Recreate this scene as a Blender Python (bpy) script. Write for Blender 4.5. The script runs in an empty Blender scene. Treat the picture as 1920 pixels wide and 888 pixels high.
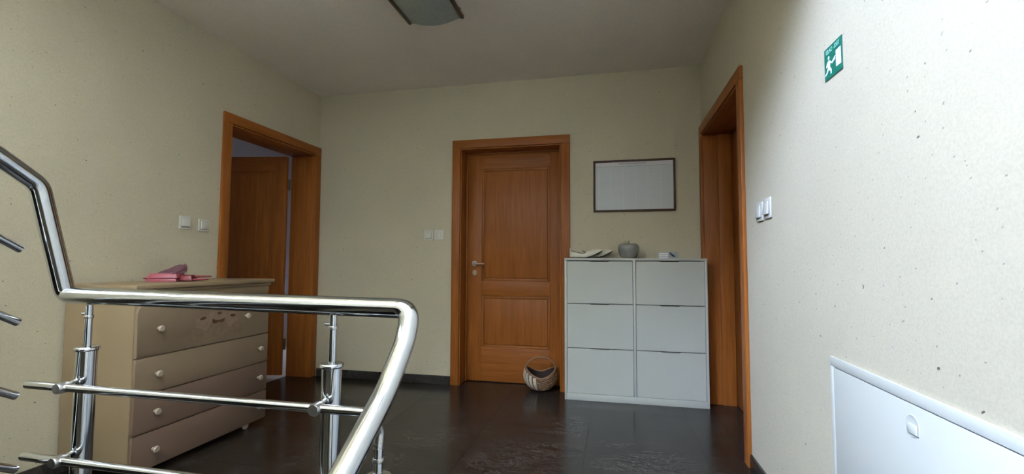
import bpy, bmesh, math, random
from mathutils import Vector, Matrix
random.seed(7)
C = bpy.context.scene.collection
S = bpy.context.scene

# ------------------------------------------------------------------ camera
ZC = 1.0447                                   # eye height above the landing floor (z = 0)
YAW, PIT, ROLL, FPX = 0.2153, 0.0549, 0.00387, 849.55
cam = bpy.data.cameras.new('camera'); cam.sensor_width = 36.0; cam.lens = FPX / 1920 * 36.0
cam.clip_start = 0.02
co = bpy.data.objects.new('camera', cam); C.objects.link(co)
fw = Vector((-math.sin(YAW)*math.cos(PIT), math.cos(YAW)*math.cos(PIT), math.sin(PIT)))
rt = Vector((math.cos(YAW), math.sin(YAW), 0)); up = rt.cross(fw)
r2 = math.cos(ROLL)*rt + math.sin(ROLL)*up; u2 = -math.sin(ROLL)*rt + math.cos(ROLL)*up
mw = Matrix((r2, u2, -fw)).transposed().to_4x4(); mw.translation = (0, 0, ZC)
co.matrix_world = mw
S.camera = co

# ------------------------------------------------------------------ sky and daylight
W = bpy.data.worlds.new('sky'); S.world = W; W.use_nodes = True
bg = W.node_tree.nodes['Background']
bg.inputs['Color'].default_value = (0.505, 0.65, 1.0, 1); bg.inputs['Strength'].default_value = 184.0
def portal(name, loc, rot, sx, sy):           # daylight enters through the window openings
    l = bpy.data.lights.new(name, 'AREA'); l.shape = 'RECTANGLE'; l.size = sx; l.size_y = sy
    l.cycles.is_portal = True
    o = bpy.data.objects.new(name, l); C.objects.link(o); o.location = loc; o.rotation_euler = rot
    return o
# left stairwell window (upper level) and rear stairwell window
WL = (-2.85, -1.15, 4.10, 5.50)               # y0,y1,z0,z1
WR = (-1.2, -0.7, 3.3, 3.8)                  # x0,x1,z0,z1
WS = (-3.60, -3.25, 0.50, 0.75)                   # side room x0,x1,z0,z1
portal('daylight_left', (-2.90, (WL[0]+WL[1])/2, (WL[2]+WL[3])/2), (0, -math.pi/2, 0), WL[3]-WL[2], WL[1]-WL[0])
#portal('daylight_rear', ((WR[0]+WR[1])/2, -2.93, (WR[2]+WR[3])/2), (math.pi/2, 0, 0), WR[1]-WR[0], WR[3]-WR[2])
portal('daylight_side', ((WS[0]+WS[1])/2, 5.72, (WS[2]+WS[3])/2), (-math.pi/2, 0, 0), WS[1]-WS[0], WS[3]-WS[2])

vs = S.view_settings
vs.view_transform = 'Standard'; vs.look = 'None'; vs.gamma = 1.0; vs.use_curve_mapping = False
vs.exposure = 0.94
S.cycles.use_denoising = True
S.cycles.max_bounces = 8; S.cycles.diffuse_bounces = 6; S.cycles.glossy_bounces = 4
S.cycles.sample_clamp_indirect = 8.0

# ------------------------------------------------------------------ materials
def new_mat(name):
    m = bpy.data.materials.new(name); m.use_nodes = True
    nt = m.node_tree; b = nt.nodes['Principled BSDF']
    return m, nt, b
def N(nt, t, **kw):
    n = nt.nodes.new(t)
    for k, v in kw.items(): setattr(n, k, v)
    return n
def ramp(nt, pts):
    r = N(nt, 'ShaderNodeValToRGB'); e = r.color_ramp.elements
    while len(e) < len(pts): e.new(0.5)
    for i, (p, c) in enumerate(pts):
        e[i].position = p; e[i].color = (*c, 1) if len(c) == 3 else c
    return r
def coords(nt, scale=(1,1,1)):
    t = N(nt, 'ShaderNodeTexCoord'); mp = N(nt, 'ShaderNodeMapping')
    g = N(nt, 'ShaderNodeNewGeometry')
    nt.links.new(g.outputs['Position'], mp.inputs['Vector'])
    mp.inputs['Scale'].default_value = scale
    return mp.outputs['Vector']
def noise(nt, vec, scale, detail=3, rough=0.5, dist=0.0):
    n = N(nt, 'ShaderNodeTexNoise'); nt.links.new(vec, n.inputs['Vector'])
    n.inputs['Scale'].default_value = scale; n.inputs['Detail'].default_value = detail
    n.inputs['Roughness'].default_value = rough; n.inputs['Distortion'].default_value = dist
    return n
def bump(nt, b, h, strength, dist=0.002):
    k = N(nt, 'ShaderNodeBump'); k.inputs['Strength'].default_value = strength; k.inputs['Distance'].default_value = dist
    nt.links.new(h, k.inputs['Height']); nt.links.new(k.outputs['Normal'], b.inputs['Normal'])
def mix(nt, fac, a, c):
    m = N(nt, 'ShaderNodeMix', data_type='RGBA')
    if isinstance(fac, float): m.inputs[0].default_value = fac
    else: nt.links.new(fac, m.inputs[0])
    for i, v in ((6, a), (7, c)):
        if isinstance(v, tuple): m.inputs[i].default_value = (*v, 1)
        else: nt.links.new(v, m.inputs[i])
    return m.outputs[2]
def mth(nt, op, a, b=None):
    m = N(nt, 'ShaderNodeMath', operation=op)
    for i, v in enumerate((a, b)):
        if v is None: continue
        if isinstance(v, (int, float)): m.inputs[i].default_value = v
        else: nt.links.new(v, m.inputs[i])
    return m.outputs[0]

def plain(name, col, rough=0.5, metal=0.0, var=0.06, nscale=6.0, bmp=0.0, spec=0.5):
    m, nt, b = new_mat(name)
    v = coords(nt); n = noise(nt, v, nscale, 3)
    lo = tuple(c*(1-var) for c in col); hi = tuple(min(1, c*(1+var)) for c in col)
    r = ramp(nt, [(0.3, lo), (0.7, hi)]); nt.links.new(n.outputs['Fac'], r.inputs['Fac'])
    nt.links.new(r.outputs['Color'], b.inputs['Base Color'])
    b.inputs['Roughness'].default_value = rough; b.inputs['Metallic'].default_value = metal
    b.inputs['Specular IOR Level'].default_value = spec
    if bmp:
        n2 = noise(nt, v, 180, 2); bump(nt, b, n2.outputs['Fac'], bmp)
    return m

def plaster(name, col, flecks=True, amount=0.85):
    m, nt, b = new_mat(name)
    v = coords(nt)
    n = noise(nt, v, 2.2, 4, 0.6)
    lo = tuple(c*0.965 for c in col); hi = tuple(min(1, c*1.03) for c in col)
    r = ramp(nt, [(0.3, lo), (0.7, hi)]); nt.links.new(n.outputs['Fac'], r.inputs['Fac'])
    colr = r.outputs['Color']
    fine = noise(nt, v, 140, 3, 0.7)
    fr = ramp(nt, [(0.35, (0.90, 0.90, 0.89)), (0.62, (1, 1, 1))]); nt.links.new(fine.outputs['Fac'], fr.inputs['Fac'])
    mm = N(nt, 'ShaderNodeMix', data_type='RGBA', blend_type='MULTIPLY'); mm.inputs[0].default_value = 1.0
    nt.links.new(colr, mm.inputs[6]); nt.links.new(fr.outputs['Color'], mm.inputs[7]); colr = mm.outputs[2]
    if flecks:
        # cotton plaster: scattered dark fibres of different sizes
        wob = noise(nt, v, 30, 2)
        sub = N(nt, 'ShaderNodeVectorMath', operation='SCALE'); nt.links.new(wob.outputs['Color'], sub.inputs[0]); sub.inputs['Scale'].default_value = 0.02
        add = N(nt, 'ShaderNodeVectorMath', operation='ADD'); nt.links.new(v, add.inputs[0]); nt.links.new(sub.outputs[0], add.inputs[1])
        sxyz = N(nt, 'ShaderNodeSeparateXYZ'); nt.links.new(add.outputs[0], sxyz.inputs[0])
        cxy = N(nt, 'ShaderNodeCombineXYZ')          # along-the-wall coordinate and height
        nt.links.new(mth(nt, 'ADD', sxyz.outputs[0], sxyz.outputs[1]), cxy.inputs[0])
        nt.links.new(mth(nt, 'ADD', sxyz.outputs[2], mth(nt, 'MULTIPLY', sxyz.outputs[1], 0.35)), cxy.inputs[1])
        for sc, thr, rad, dark in ((9, 0.58, 0.031, (0.06, 0.05, 0.04)), (21, 0.50, 0.060, (0.26, 0.24, 0.20))):
            sq = N(nt, 'ShaderNodeMapping'); nt.links.new(cxy.outputs[0], sq.inputs['Vector'])
            sq.inputs['Scale'].default_value = (0.8, 1.25, 1)
            vo = N(nt, 'ShaderNodeTexVoronoi', voronoi_dimensions='2D'); nt.links.new(sq.outputs[0], vo.inputs['Vector']); vo.inputs['Scale'].default_value = sc
            sep = N(nt, 'ShaderNodeSeparateColor'); nt.links.new(vo.outputs['Color'], sep.inputs[0])
            big = mth(nt, 'MULTIPLY', sep.outputs['Green'], rad)
            a = mth(nt, 'LESS_THAN', vo.outputs['Distance'], big)
            c = mth(nt, 'GREATER_THAN', sep.outputs['Red'], thr)
            f = mth(nt, 'MULTIPLY', a, c); f = mth(nt, 'MULTIPLY', f, amount)
            colr = mix(nt, f, colr, dark)
    nt.links.new(colr, b.inputs['Base Color'])
    b.inputs['Roughness'].default_value = 0.9; b.inputs['Specular IOR Level'].default_value = 0.2
    n3 = noise(nt, v, 90, 4, 0.65); bump(nt, b, n3.outputs['Fac'], 0.35, 0.0025)
    return m

def wood(name, axis, c1=(0.245, 0.073, 0.0125), c2=(0.365, 0.120, 0.023), rough=0.42):
    m, nt, b = new_mat(name)
    s = [14, 14, 14]; s['xyz'.index(axis)] = 0.9
    v = coords(nt, tuple(s))
    n = noise(nt, v, 2.2, 5, 0.6, 0.6)
    r = ramp(nt, [(0.28, c1), (0.72, c2)]); nt.links.new(n.outputs['Fac'], r.inputs['Fac'])
    s2 = [120, 120, 120]; s2['xyz'.index(axis)] = 4
    v2 = coords(nt, tuple(s2)); n2 = noise(nt, v2, 1.0, 3)
    r3 = ramp(nt, [(0.3, (0.80, 0.76, 0.72)), (0.6, (1, 1, 1))]); nt.links.new(n2.outputs['Fac'], r3.inputs['Fac'])
    mm = N(nt, 'ShaderNodeMix', data_type='RGBA', blend_type='MULTIPLY'); mm.inputs[0].default_value = 0.8
    nt.links.new(r.outputs['Color'], mm.inputs[6]); nt.links.new(r3.outputs['Color'], mm.inputs[7])
    nt.links.new(mm.outputs[2], b.inputs['Base Color'])
    b.inputs['Roughness'].default_value = rough; b.inputs['Specular IOR Level'].default_value = 0.25
    bump(nt, b, n2.outputs['Fac'], 0.06, 0.001)
    return m

def granite(name, seed, c1, c2, c3, rough):
    m, nt, b = new_mat(name)
    v0 = coords(nt)
    off = N(nt, 'ShaderNodeVectorMath', operation='ADD'); nt.links.new(v0, off.inputs[0]); off.inputs[1].default_value = (seed*3.7, seed*1.3, seed*5.1)
    v = off.outputs[0]
    rot = N(nt, 'ShaderNodeMapping'); nt.links.new(v, rot.inputs['Vector']); rot.inputs['Rotation'].default_value = (0, 0, 0.35); rot.inputs['Scale'].default_value = (1, 2.6, 1)
    n = noise(nt, rot.outputs[0], 2.6, 8, 0.68, 1.2)
    r = ramp(nt, [(0.32, c1), (0.55, c2), (0.78, c3)]); nt.links.new(n.outputs['Fac'], r.inputs['Fac'])
    n2 = noise(nt, rot.outputs[0], 5.0, 9, 0.72, 2.2)
    d = mth(nt, 'ABSOLUTE', mth(nt, 'SUBTRACT', n2.outputs['Fac'], 0.5))
    vein = ramp(nt, [(0.0, (1, 1, 1)), (0.022, (0, 0, 0))]); nt.links.new(d, vein.inputs['Fac'])
    gate = noise(nt, v, 2.3, 2); g = ramp(nt, [(0.40, (0, 0, 0)), (0.62, (1, 1, 1))]); nt.links.new(gate.outputs['Fac'], g.inputs['Fac'])
    f = mth(nt, 'MULTIPLY', vein.outputs['Color'], g.outputs['Color']); f = mth(nt, 'MULTIPLY', f, 0.30)
    n4 = noise(nt, v, 160, 2); r4 = ramp(nt, [(0.35, (0.72, 0.72, 0.72)), (0.68, (1.2, 1.2, 1.2))]); nt.links.new(n4.outputs['Fac'], r4.inputs['Fac'])
    mm = N(nt, 'ShaderNodeMix', data_type='RGBA', blend_type='MULTIPLY'); mm.inputs[0].default_value = 1.0
    nt.links.new(r.outputs['Color'], mm.inputs[6]); nt.links.new(r4.outputs['Color'], mm.inputs[7])
    nt.links.new(mix(nt, f, mm.outputs[2], (0.22, 0.20, 0.18)), b.inputs['Base Color'])
    rr = ramp(nt, [(0.3, (rough*0.8,)*3), (0.7, (rough*1.3,)*3)]); nt.links.new(n.outputs['Fac'], rr.inputs['Fac'])
    nt.links.new(rr.outputs['Color'], b.inputs['Roughness']); b.inputs['Specular IOR Level'].default_value = 0.30
    return m

M = {}
WALL = (0.55, 0.493, 0.362)
M['wall'] = plaster('cream_plaster', WALL)
M['ceil'] = plaster('ceiling_paint', (0.85, 0.79, 0.70), flecks=False)
M['sidewall'] = plaster('side_room_paint', (0.72, 0.70, 0.70), flecks=False)
M['woodx'] = wood('beech_veneer_along_x', 'x'); M['woody'] = wood('beech_veneer_along_y', 'y'); M['woodz'] = wood('beech_veneer_upright', 'z')
G = ((0.011, 0.008, 0.006), (0.024, 0.018, 0.014), (0.055, 0.044, 0.036))
M['stone'] = [granite('polished_granite_%d' % i, i, *G, 0.20) for i in range(3)]
M['skirt'] = granite('granite_skirting', 9, (0.014, 0.012, 0.011), (0.028, 0.024, 0.021), (0.05, 0.044, 0.04), 0.3)
M['grout'] = plain('dark_grout', (0.03, 0.027, 0.024), 0.8)
M['steel'] = plain('polished_stainless_steel', (0.60, 0.625, 0.66), 0.10, 1.0, 0.03, 3)
M['steeld'] = plain('brushed_steel', (0.55, 0.54, 0.52), 0.28, 1.0, 0.05, 30)
M['white'] = plain('white_melamine', (0.455, 0.46, 0.395), 0.4, 0, 0.015, 3)
M['inner'] = plain('cabinet_inner_dark', (0.10, 0.10, 0.10), 0.8)
M['cream'] = plain('cream_lacquer', (0.27, 0.195, 0.112), 0.5, 0, 0.03, 4)
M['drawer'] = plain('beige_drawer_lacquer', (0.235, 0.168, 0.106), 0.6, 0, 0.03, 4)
M['creamd'] = plain('darker_drawer_front', (0.165, 0.105, 0.073), 0.6, 0, 0.03, 4)  # darker tone for the lower two drawer fronts and the plinth
M['knob'] = plain('white_knob_lacquer', (0.42, 0.345, 0.265), 0.35, 0, 0.02)
M['plastic'] = plain('white_switch_plastic', (0.60, 0.58, 0.51), 0.35, 0, 0.02)
M['plasticd'] = plain('switch_plastic_shadow_gap', (0.24, 0.23, 0.20), 0.6)
M['boxwhite'] = plain('white_painted_sheet_steel', (0.61, 0.615, 0.54), 0.35, 0, 0.012, 4)
M['boxgap'] = plain('panel_gap', (0.16, 0.17, 0.22), 0.8)
M['green'] = plain('sign_green', (0.006, 0.165, 0.10), 0.4, 0, 0.05)
M['signedge'] = plain('sign_edge_dark_green', (0.02, 0.11, 0.08), 0.4)
M['signwhite'] = plain('sign_white', (0.80, 0.86, 0.85), 0.5, 0, 0.02)
M['signtext'] = plain('sign_pale_green_text', (0.42, 0.68, 0.58), 0.5, 0, 0.02)
M['frame'] = wood('dark_brown_frame_wood', 'x', (0.045, 0.018, 0.008), (0.085, 0.035, 0.014), 0.4)
M['apple'] = plain('grey_glazed_ceramic', (0.22, 0.215, 0.19), 0.22, 0, 0.12, 25)
M['stem'] = plain('dark_stem', (0.06, 0.045, 0.03), 0.6)
M['shoe'] = plain('cream_shoe_leather', (0.66, 0.62, 0.48), 0.6, 0, 0.05, 30)
M['sole'] = plain('black_rubber_sole', (0.012, 0.010, 0.009), 0.7)
M['lining'] = plain('brown_shoe_binding', (0.12, 0.06, 0.035), 0.7)
M['wicker'] = plain('natural_wicker', (0.23, 0.125, 0.062), 0.5, 0, 0.25, 60)
M['wickerl'] = plain('pale_splint', (0.62, 0.52, 0.40), 0.35, 0, 0.12, 60)
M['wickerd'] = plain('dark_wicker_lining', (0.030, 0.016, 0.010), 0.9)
M['pink'] = plain('pink_translucent_plastic', (0.33, 0.075, 0.105), 0.3, 0, 0.05)
M['red'] = plain('raspberry_plastic', (0.17, 0.009, 0.016), 0.35, 0, 0.05)
M['purple'] = plain('mauve_plastic', (0.13, 0.055, 0.075), 0.4, 0, 0.08, 40)
M['bronze'] = plain('dark_bronze_metal', (0.10, 0.075, 0.04), 0.45, 0.4, 0.1)
M['copper'] = plain('brushed_copper_handle', (0.62, 0.44, 0.33), 0.3, 0.9, 0.05)
M['paper'] = plain('paper_white', (0.70, 0.71, 0.70), 0.7, 0, 0.02)
M['greycard'] = plain('grey_card', (0.30, 0.30, 0.29), 0.6, 0, 0.1, 40)
M['black'] = plain('black_print', (0.012, 0.012, 0.012), 0.6)
M['bear1'] = plain('faded_tan_print', (0.205, 0.142, 0.088), 0.5, 0, 0.12, 40)
M['bear2'] = plain('pale_grey_print', (0.255, 0.18, 0.125), 0.5, 0, 0.10, 40)
M['bear3'] = plain('brown_print', (0.10, 0.045, 0.016), 0.5, 0, 0.10, 40)
M['parquet'] = wood('pale_parquet', 'x', (0.45, 0.36, 0.26), (0.60, 0.50, 0.38), 0.4)
M['pvc'] = plain('white_window_frame', (0.8, 0.8, 0.8), 0.4, 0, 0.02)

# frosted glass of the ceiling lamp
m, nt, b = new_mat('frosted_lamp_glass'); n = noise(nt, coords(nt), 40, 2)
r = ramp(nt, [(0.3, (0.30, 0.35, 0.31)), (0.7, (0.36, 0.41, 0.37))]); nt.links.new(n.outputs['Fac'], r.inputs['Fac'])
nt.links.new(r.outputs['Color'], b.inputs['Base Color']); b.inputs['Roughness'].default_value = 0.35
b.inputs['Transmission Weight'].default_value = 0.15; M['glass'] = m
# year planner sheet: faint columns and rows (flat print)
m, nt, b = new_mat('year_planner_print')
t = coords(nt, (1, 1, 1)); sp = N(nt, 'ShaderNodeSeparateXYZ'); nt.links.new(t, sp.inputs[0])
def lines(src, freq, width):
    fr = mth(nt, 'FRACT', mth(nt, 'MULTIPLY', src, freq)); return mth(nt, 'LESS_THAN', fr, width)
col = mix(nt, mth(nt, 'MULTIPLY', lines(sp.outputs['X'], 10.4, 0.06), 0.35), (0.56, 0.585, 0.585), (0.70, 0.70, 0.68))
col = mix(nt, mth(nt, 'MULTIPLY', lines(sp.outputs['Z'], 75, 0.3), 0.16), col, (0.30, 0.31, 0.32))
nz = noise(nt, coords(nt, (60, 1, 75)), 3, 2); gz = ramp(nt, [(0.50, (0, 0, 0)), (0.6, (1, 1, 1))]); nt.links.new(nz.outputs['Fac'], gz.inputs['Fac'])
col = mix(nt, mth(nt, 'MULTIPLY', gz.outputs['Color'], 0.12), col, (0.30, 0.28, 0.28))
nt.links.new(col, b.inputs['Base Color']); b.inputs['Roughness'].default_value = 0.55
M['planner'] = m

# ------------------------------------------------------------------ geometry helpers
ORI = {}
def obj(name, bm, mat, parent=None, smooth=False, angle=40):
    bmesh.ops.recalc_face_normals(bm, faces=bm.faces[:])
    me = bpy.data.meshes.new(name)
    o0 = ORI.get(parent, Vector((0, 0, 0))) if parent else Vector((0, 0, 0))
    bmesh.ops.translate(bm, verts=bm.verts[:], vec=-o0)
    bm.to_mesh(me); bm.free()
    for mm in (mat if isinstance(mat, list) else [mat]): me.materials.append(mm)
    if smooth:
        me.polygons.foreach_set('use_smooth', [True]*len(me.polygons))
        try: me.set_sharp_from_angle(angle=math.radians(angle))
        except Exception: pass
    o = bpy.data.objects.new(name, me); C.objects.link(o)
    if parent: o.parent = parent; ORI[o] = o0
    else: ORI[o] = Vector((0, 0, 0))
    return o
def empty(name, loc):
    o = bpy.data.objects.new(name, None); o.empty_display_size = 0.1; C.objects.link(o)
    o.location = loc; ORI[o] = Vector(loc); return o
def tag(o, label=None, cat=None, group=None, kind=None):
    if label: o['label'] = label
    if cat: o['category'] = cat
    if group: o['group'] = group
    if kind: o['kind'] = kind
    return o
def box(bm, x0, x1, y0, y1, z0, z1, bev=0.0, seg=2):
    t = bmesh.new()
    v = [t.verts.new(p) for p in ((x0,y0,z0),(x1,y0,z0),(x1,y1,z0),(x0,y1,z0),(x0,y0,z1),(x1,y0,z1),(x1,y1,z1),(x0,y1,z1))]
    for f in ((0,3,2,1),(4,5,6,7),(0,1,5,4),(1,2,6,5),(2,3,7,6),(3,0,4,7)): t.faces.new([v[i] for i in f])
    if bev: bmesh.ops.bevel(t, geom=t.edges[:], offset=bev, segments=seg, profile=0.5, affect='EDGES')
    me = bpy.data.meshes.new('t'); t.to_mesh(me); t.free(); bm.from_mesh(me); bpy.data.meshes.remove(me)
def bx(name, dims, mat, parent=None, bev=0.0, seg=2):
    bm = bmesh.new(); box(bm, *dims, bev=bev, seg=seg); return obj(name, bm, mat, parent, smooth=bev > 0, angle=35)
def multi(name, boxes, mat, parent=None, bev=0.0):
    bm = bmesh.new()
    for d in boxes: box(bm, *d, bev=bev)
    return obj(name, bm, mat, parent, smooth=bev > 0, angle=35)
def fillet(pts, rad, n=8):
    pts = [Vector(p) for p in pts]; out = [pts[0]]
    for i in range(1, len(pts)-1):
        a, p, c = pts[i-1], pts[i], pts[i+1]
        r = rad[i] if isinstance(rad, (list, tuple)) else rad
        d1 = (a-p).normalized(); d2 = (c-p).normalized()
        L = min(r, (a-p).length*0.48, (c-p).length*0.48)
        if L <= 1e-5: out.append(p); continue
        s, e = p+d1*L, p+d2*L
        for k in range(n+1):
            t = k/n; out.append((1-t)**2*s + 2*t*(1-t)*p + t*t*e)
    out.append(pts[-1]); return out
def tube(bm, pts, r, seg=24, cap=True, r_end=None):
    pts = [Vector(p) for p in pts]; rings = []; prev = None; n = len(pts)
    for i, p in enumerate(pts):
        if i == 0: d = pts[1]-p
        elif i == n-1: d = p-pts[i-1]
        else: d = (pts[i+1]-p).normalized() + (p-pts[i-1]).normalized()
        d.normalize()
        if prev is None:
            a = Vector((0,0,1)) if abs(d.z) < 0.9 else Vector((1,0,0)); u = d.cross(a).normalized()
        else:
            u = prev - d*prev.dot(d); u.normalize()
        prev = u; w = d.cross(u)
        rr = r if r_end is None else r + (r_end-r)*i/(n-1)
        rings.append([bm.verts.new(p + rr*(math.cos(2*math.pi*k/seg)*u + math.sin(2*math.pi*k/seg)*w)) for k in range(seg)])
    for i in range(n-1):
        for k in range(seg):
            bm.faces.new((rings[i][k], rings[i][(k+1) % seg], rings[i+1][(k+1) % seg], rings[i+1][k]))
    if cap: bm.faces.new(rings[0][::-1]); bm.faces.new(rings[-1])
def lathe(bm, prof, c, axis='z', seg=32, mat_of=None):
    c = Vector(c); rings = []
    def P(r, h, a):
        if axis == 'z': return c + Vector((r*math.cos(a), r*math.sin(a), h))
        if axis == 'x': return c + Vector((h, r*math.cos(a), r*math.sin(a)))
        return c + Vector((r*math.cos(a), h, r*math.sin(a)))
    for r, h in prof:
        if r < 1e-6: rings.append([bm.verts.new(P(0, h, 0))])
        else: rings.append([bm.verts.new(P(r, h, 2*math.pi*k/seg)) for k in range(seg)])
    for i in range(len(rings)-1):
        a, b = rings[i], rings[i+1]
        for k in range(seg):
            if len(a) == 1 and len(b) == 1: continue
            if len(a) == 1: bm.faces.new((a[0], b[k], b[(k+1) % seg]))
            elif len(b) == 1: bm.faces.new((a[k], a[(k+1) % seg], b[0]))
            else: bm.faces.new((a[k], a[(k+1) % seg], b[(k+1) % seg], b[k]))
    if len(rings[0]) > 1: bm.faces.new(rings[0][::-1])
    if len(rings[-1]) > 1: bm.faces.new(rings[-1])
def prism(bm, pts, off):                       # pts: list of 3D points (planar), extruded by off
    off = Vector(off); a = [bm.verts.new(p) for p in pts]; b = [bm.verts.new(Vector(p)+off) for p in pts]
    n = len(pts); bm.faces.new(a); bm.faces.new(b[::-1])
    for i in range(n): bm.faces.new((a[i], b[i], b[(i+1) % n], a[(i+1) % n]))

# ------------------------------------------------------------------ room shell
XL, XR, YB, H, T = -2.667, 0.695, 3.727, 2.596, 0.24
YE = 0.9                                       # edge of the ceiling slab above the stairwell
YF = 0.83                                      # edge of the landing floor
YR, ZT, ZB = -3.30, 6.2, -1.55                 # stairwell: rear wall, roof, lower landing
D1 = (-1.29, -0.385, 2.042)                    # back door masonry opening x0,x1,top
D2 = (2.70, 3.665, 2.042)                      # left door opening y0,y1,top
D3 = (2.64, 3.665, 2.042)                      # right door opening

fl = bx('floor', (XL, XR, YF, YB, -0.24, -0.012), M['grout']); tag(fl, kind='structure')
# polished stone slabs, tight joints
xs = [XL+0.001, -2.06, -1.42, -0.79, -0.15, 0.489, XR-0.001]; ys = [YF, 1.40, 2.04, 2.68, 3.31, YB-0.001]
g = 0.0005
for i in range(len(xs)-1):
    for j in range(len(ys)-1):
        bx('tile', (xs[i]+g, xs[i+1]-g, ys[j]+g, ys[j+1]-g, -0.012, 0.0), M['stone'][(i*2+j) % 3], fl)
bx('threshold', (D1[0], D1[1], YB, YB+T, -0.2, -0.0005), M['stone'][0], fl)
bx('threshold', (XL-T, XL, D2[0], D2[1], -0.2, -0.0005), M['stone'][1], fl)
bx('threshold', (XR, XR+T, D3[0], D3[1], -0.2, -0.0005), M['stone'][2], fl)

tag(multi('wall_back', [(XL-T, D1[0], YB, YB+T, -0.24, H+0.25), (D1[1], XR+T, YB, YB+T, -0.24, H+0.25), (D1[0], D1[1], YB, YB+T, D1[2], H+0.25)], M['wall']), kind='structure')
tag(multi('wall_left', [
    (XL-T, XL, YR, D2[0], ZB, WL[2]), (XL-T, XL, D2[1], YB, -0.24, H+0.25), (XL-T, XL, D2[0], D2[1], D2[2], H+0.25),
    (XL-T, XL, YR, WL[0], WL[2], ZT), (XL-T, XL, WL[1], YE+0.2, WL[2], ZT), (XL-T, XL, WL[0], WL[1], WL[3], ZT)], M['wall']), kind='structure')
tag(multi('wall_right', [(XR, XR+T, YR, D3[0], ZB, ZT), (XR, XR+T, D3[1], YB, -0.24, H+0.25), (XR, XR+T, D3[0], D3[1], D3[2], H+0.25)], M['wall']), kind='structure')
tag(bx('ceiling', (XL, XR, YE, YB, H, H+0.25), M['ceil']), kind='structure')
tag(bx('wall_upper', (XL, XR, YE, YE+0.2, H+0.25, ZT), M['wall']), kind='structure')
tag(bx('wall_rear', (XL-T, XR+T, YR-T, YR, ZB, ZT), M['wall']), kind='structure')
tag(bx('ceiling_stairwell', (XL-T, XR+T, YR-T, YE+0.2, ZT, ZT+0.2), M['wall']), kind='structure')
tag(multi('door_light_stop', [(-1.6, -0.1, YB+T+0.002, YB+T+0.1, -0.2, 2.3), (XR+T+0.002, XR+T+0.1, 2.4, 3.9, -0.2, 2.3)], M['wall']), kind='structure')  # added backing that stops sky light leaking round the closed doors
tag(bx('floor_lower', (XL, XR, YR, YF, ZB-0.2, ZB), M['stone'][0]), kind='structure')
tag(bx('wall_below', (XL, XR, YF, YF+0.15, ZB, -0.24), M['wall']), kind='structure')

def window(name, fixed, axis, a0, a1, z0, z1, mull):
    e = []; f = 0.05
    def r(p0, p1, q0, q1):
        return (p0, p1, fixed-0.03, fixed+0.03, q0, q1) if axis == 'x' else (fixed-0.03, fixed+0.03, p0, p1, q0, q1)
    e += [r(a0, a1, z0, z0+f), r(a0, a1, z1-f, z1), r(a0, a0+f, z0+f, z1-f), r(a1-f, a1, z0+f, z1-f)]
    for k in range(1, mull):
        c = a0+(a1-a0)*k/mull; e.append(r(c-0.03, c+0.03, z0+f, z1-f))
    tag(multi(name, e, M['pvc']), kind='structure')
window('window_1', XL-T/2, 'y', *WL, 2)

# added glowing panel, out of view; puts the white highlight on the rails
m, nt, b = new_mat('added_glow_panel'); n = noise(nt, coords(nt), 12, 2)
rr_ = ramp(nt, [(0.3, (0.80, 0.90, 1.0)), (0.7, (0.88, 0.95, 1.0))]); nt.links.new(n.outputs['Fac'], rr_.inputs['Fac'])
nt.links.new(rr_.outputs['Color'], b.inputs['Emission Color']); b.inputs['Emission Strength'].default_value = 2.0
nt.links.new(rr_.outputs['Color'], b.inputs['Base Color']); b.inputs['Roughness'].default_value = 0.5
M['glow'] = m
wn = tag(empty('rail_highlight_panel', (XL, -0.35, 1.6)), kind='structure')
ga, gb, gw, NP = Vector((0.56, 1.60)), Vector((-1.05, 3.95)), 0.38, 4
for k in range(NP):
    p0 = ga+(gb-ga)*(k/NP); p1 = ga+(gb-ga)*((k+1)/NP); e_ = (gb-ga).normalized()*0.012
    bm = bmesh.new(); prism(bm, [(XL+0.001, p0.x-gw+e_.x, p0.y+e_.y), (XL+0.001, p0.x+gw+e_.x, p0.y+e_.y), (XL+0.001, p1.x+gw-e_.x, p1.y-e_.y), (XL+0.001, p1.x-gw-e_.x, p1.y-e_.y)], (0.006, 0, 0))
    obj('pane', bm, M['glow'], wn)
for sgn in (-1, 1):
    bm = bmesh.new(); o_ = gw*sgn; t_ = 0.04*sgn
    prism(bm, [(XL+0.0005, ga.x+o_, ga.y), (XL+0.0005, ga.x+o_+t_, ga.y), (XL+0.0005, gb.x+o_+t_, gb.y), (XL+0.0005, gb.x+o_, gb.y)], (0.02, 0, 0)); obj('frame', bm, M['pvc'], wn)  # border strips of the added glowing panel

# neighbouring room behind the open door on the left
sx0, sx1, sy0, sy1 = -4.35, XL-T, 2.3, 5.5
tag(bx('floor_side', (sx0, sx1, sy0, sy1, -0.24, -0.001), M['parquet']), kind='structure')
tag(bx('ceiling_side', (sx0-0.2, sx1, sy0-0.2, sy1+0.2, 2.6, 2.8), M['ceil']), kind='structure')
tag(multi('wall_side', [(sx0-0.2, sx0, sy0-0.2, sy1+0.2, -0.24, 2.6), (sx0, sx1, sy0-0.2, sy0, -0.24, 2.6), (sx1-0.001, sx1+0.2, YB+T, sy1+0.2, -0.24, 2.6),
    (sx0, WS[0], sy1, sy1+0.2, -0.24, 2.6), (WS[1], sx1, sy1, sy1+0.2, -0.24, 2.6), (WS[0], WS[1], sy1, sy1+0.2, -0.24, WS[2]), (WS[0], WS[1], sy1, sy1+0.2, WS[3], 2.6)], M['sidewall']), kind='structure')
window('window_2', sy1+0.1, 'x', *WS, 2)

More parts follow.
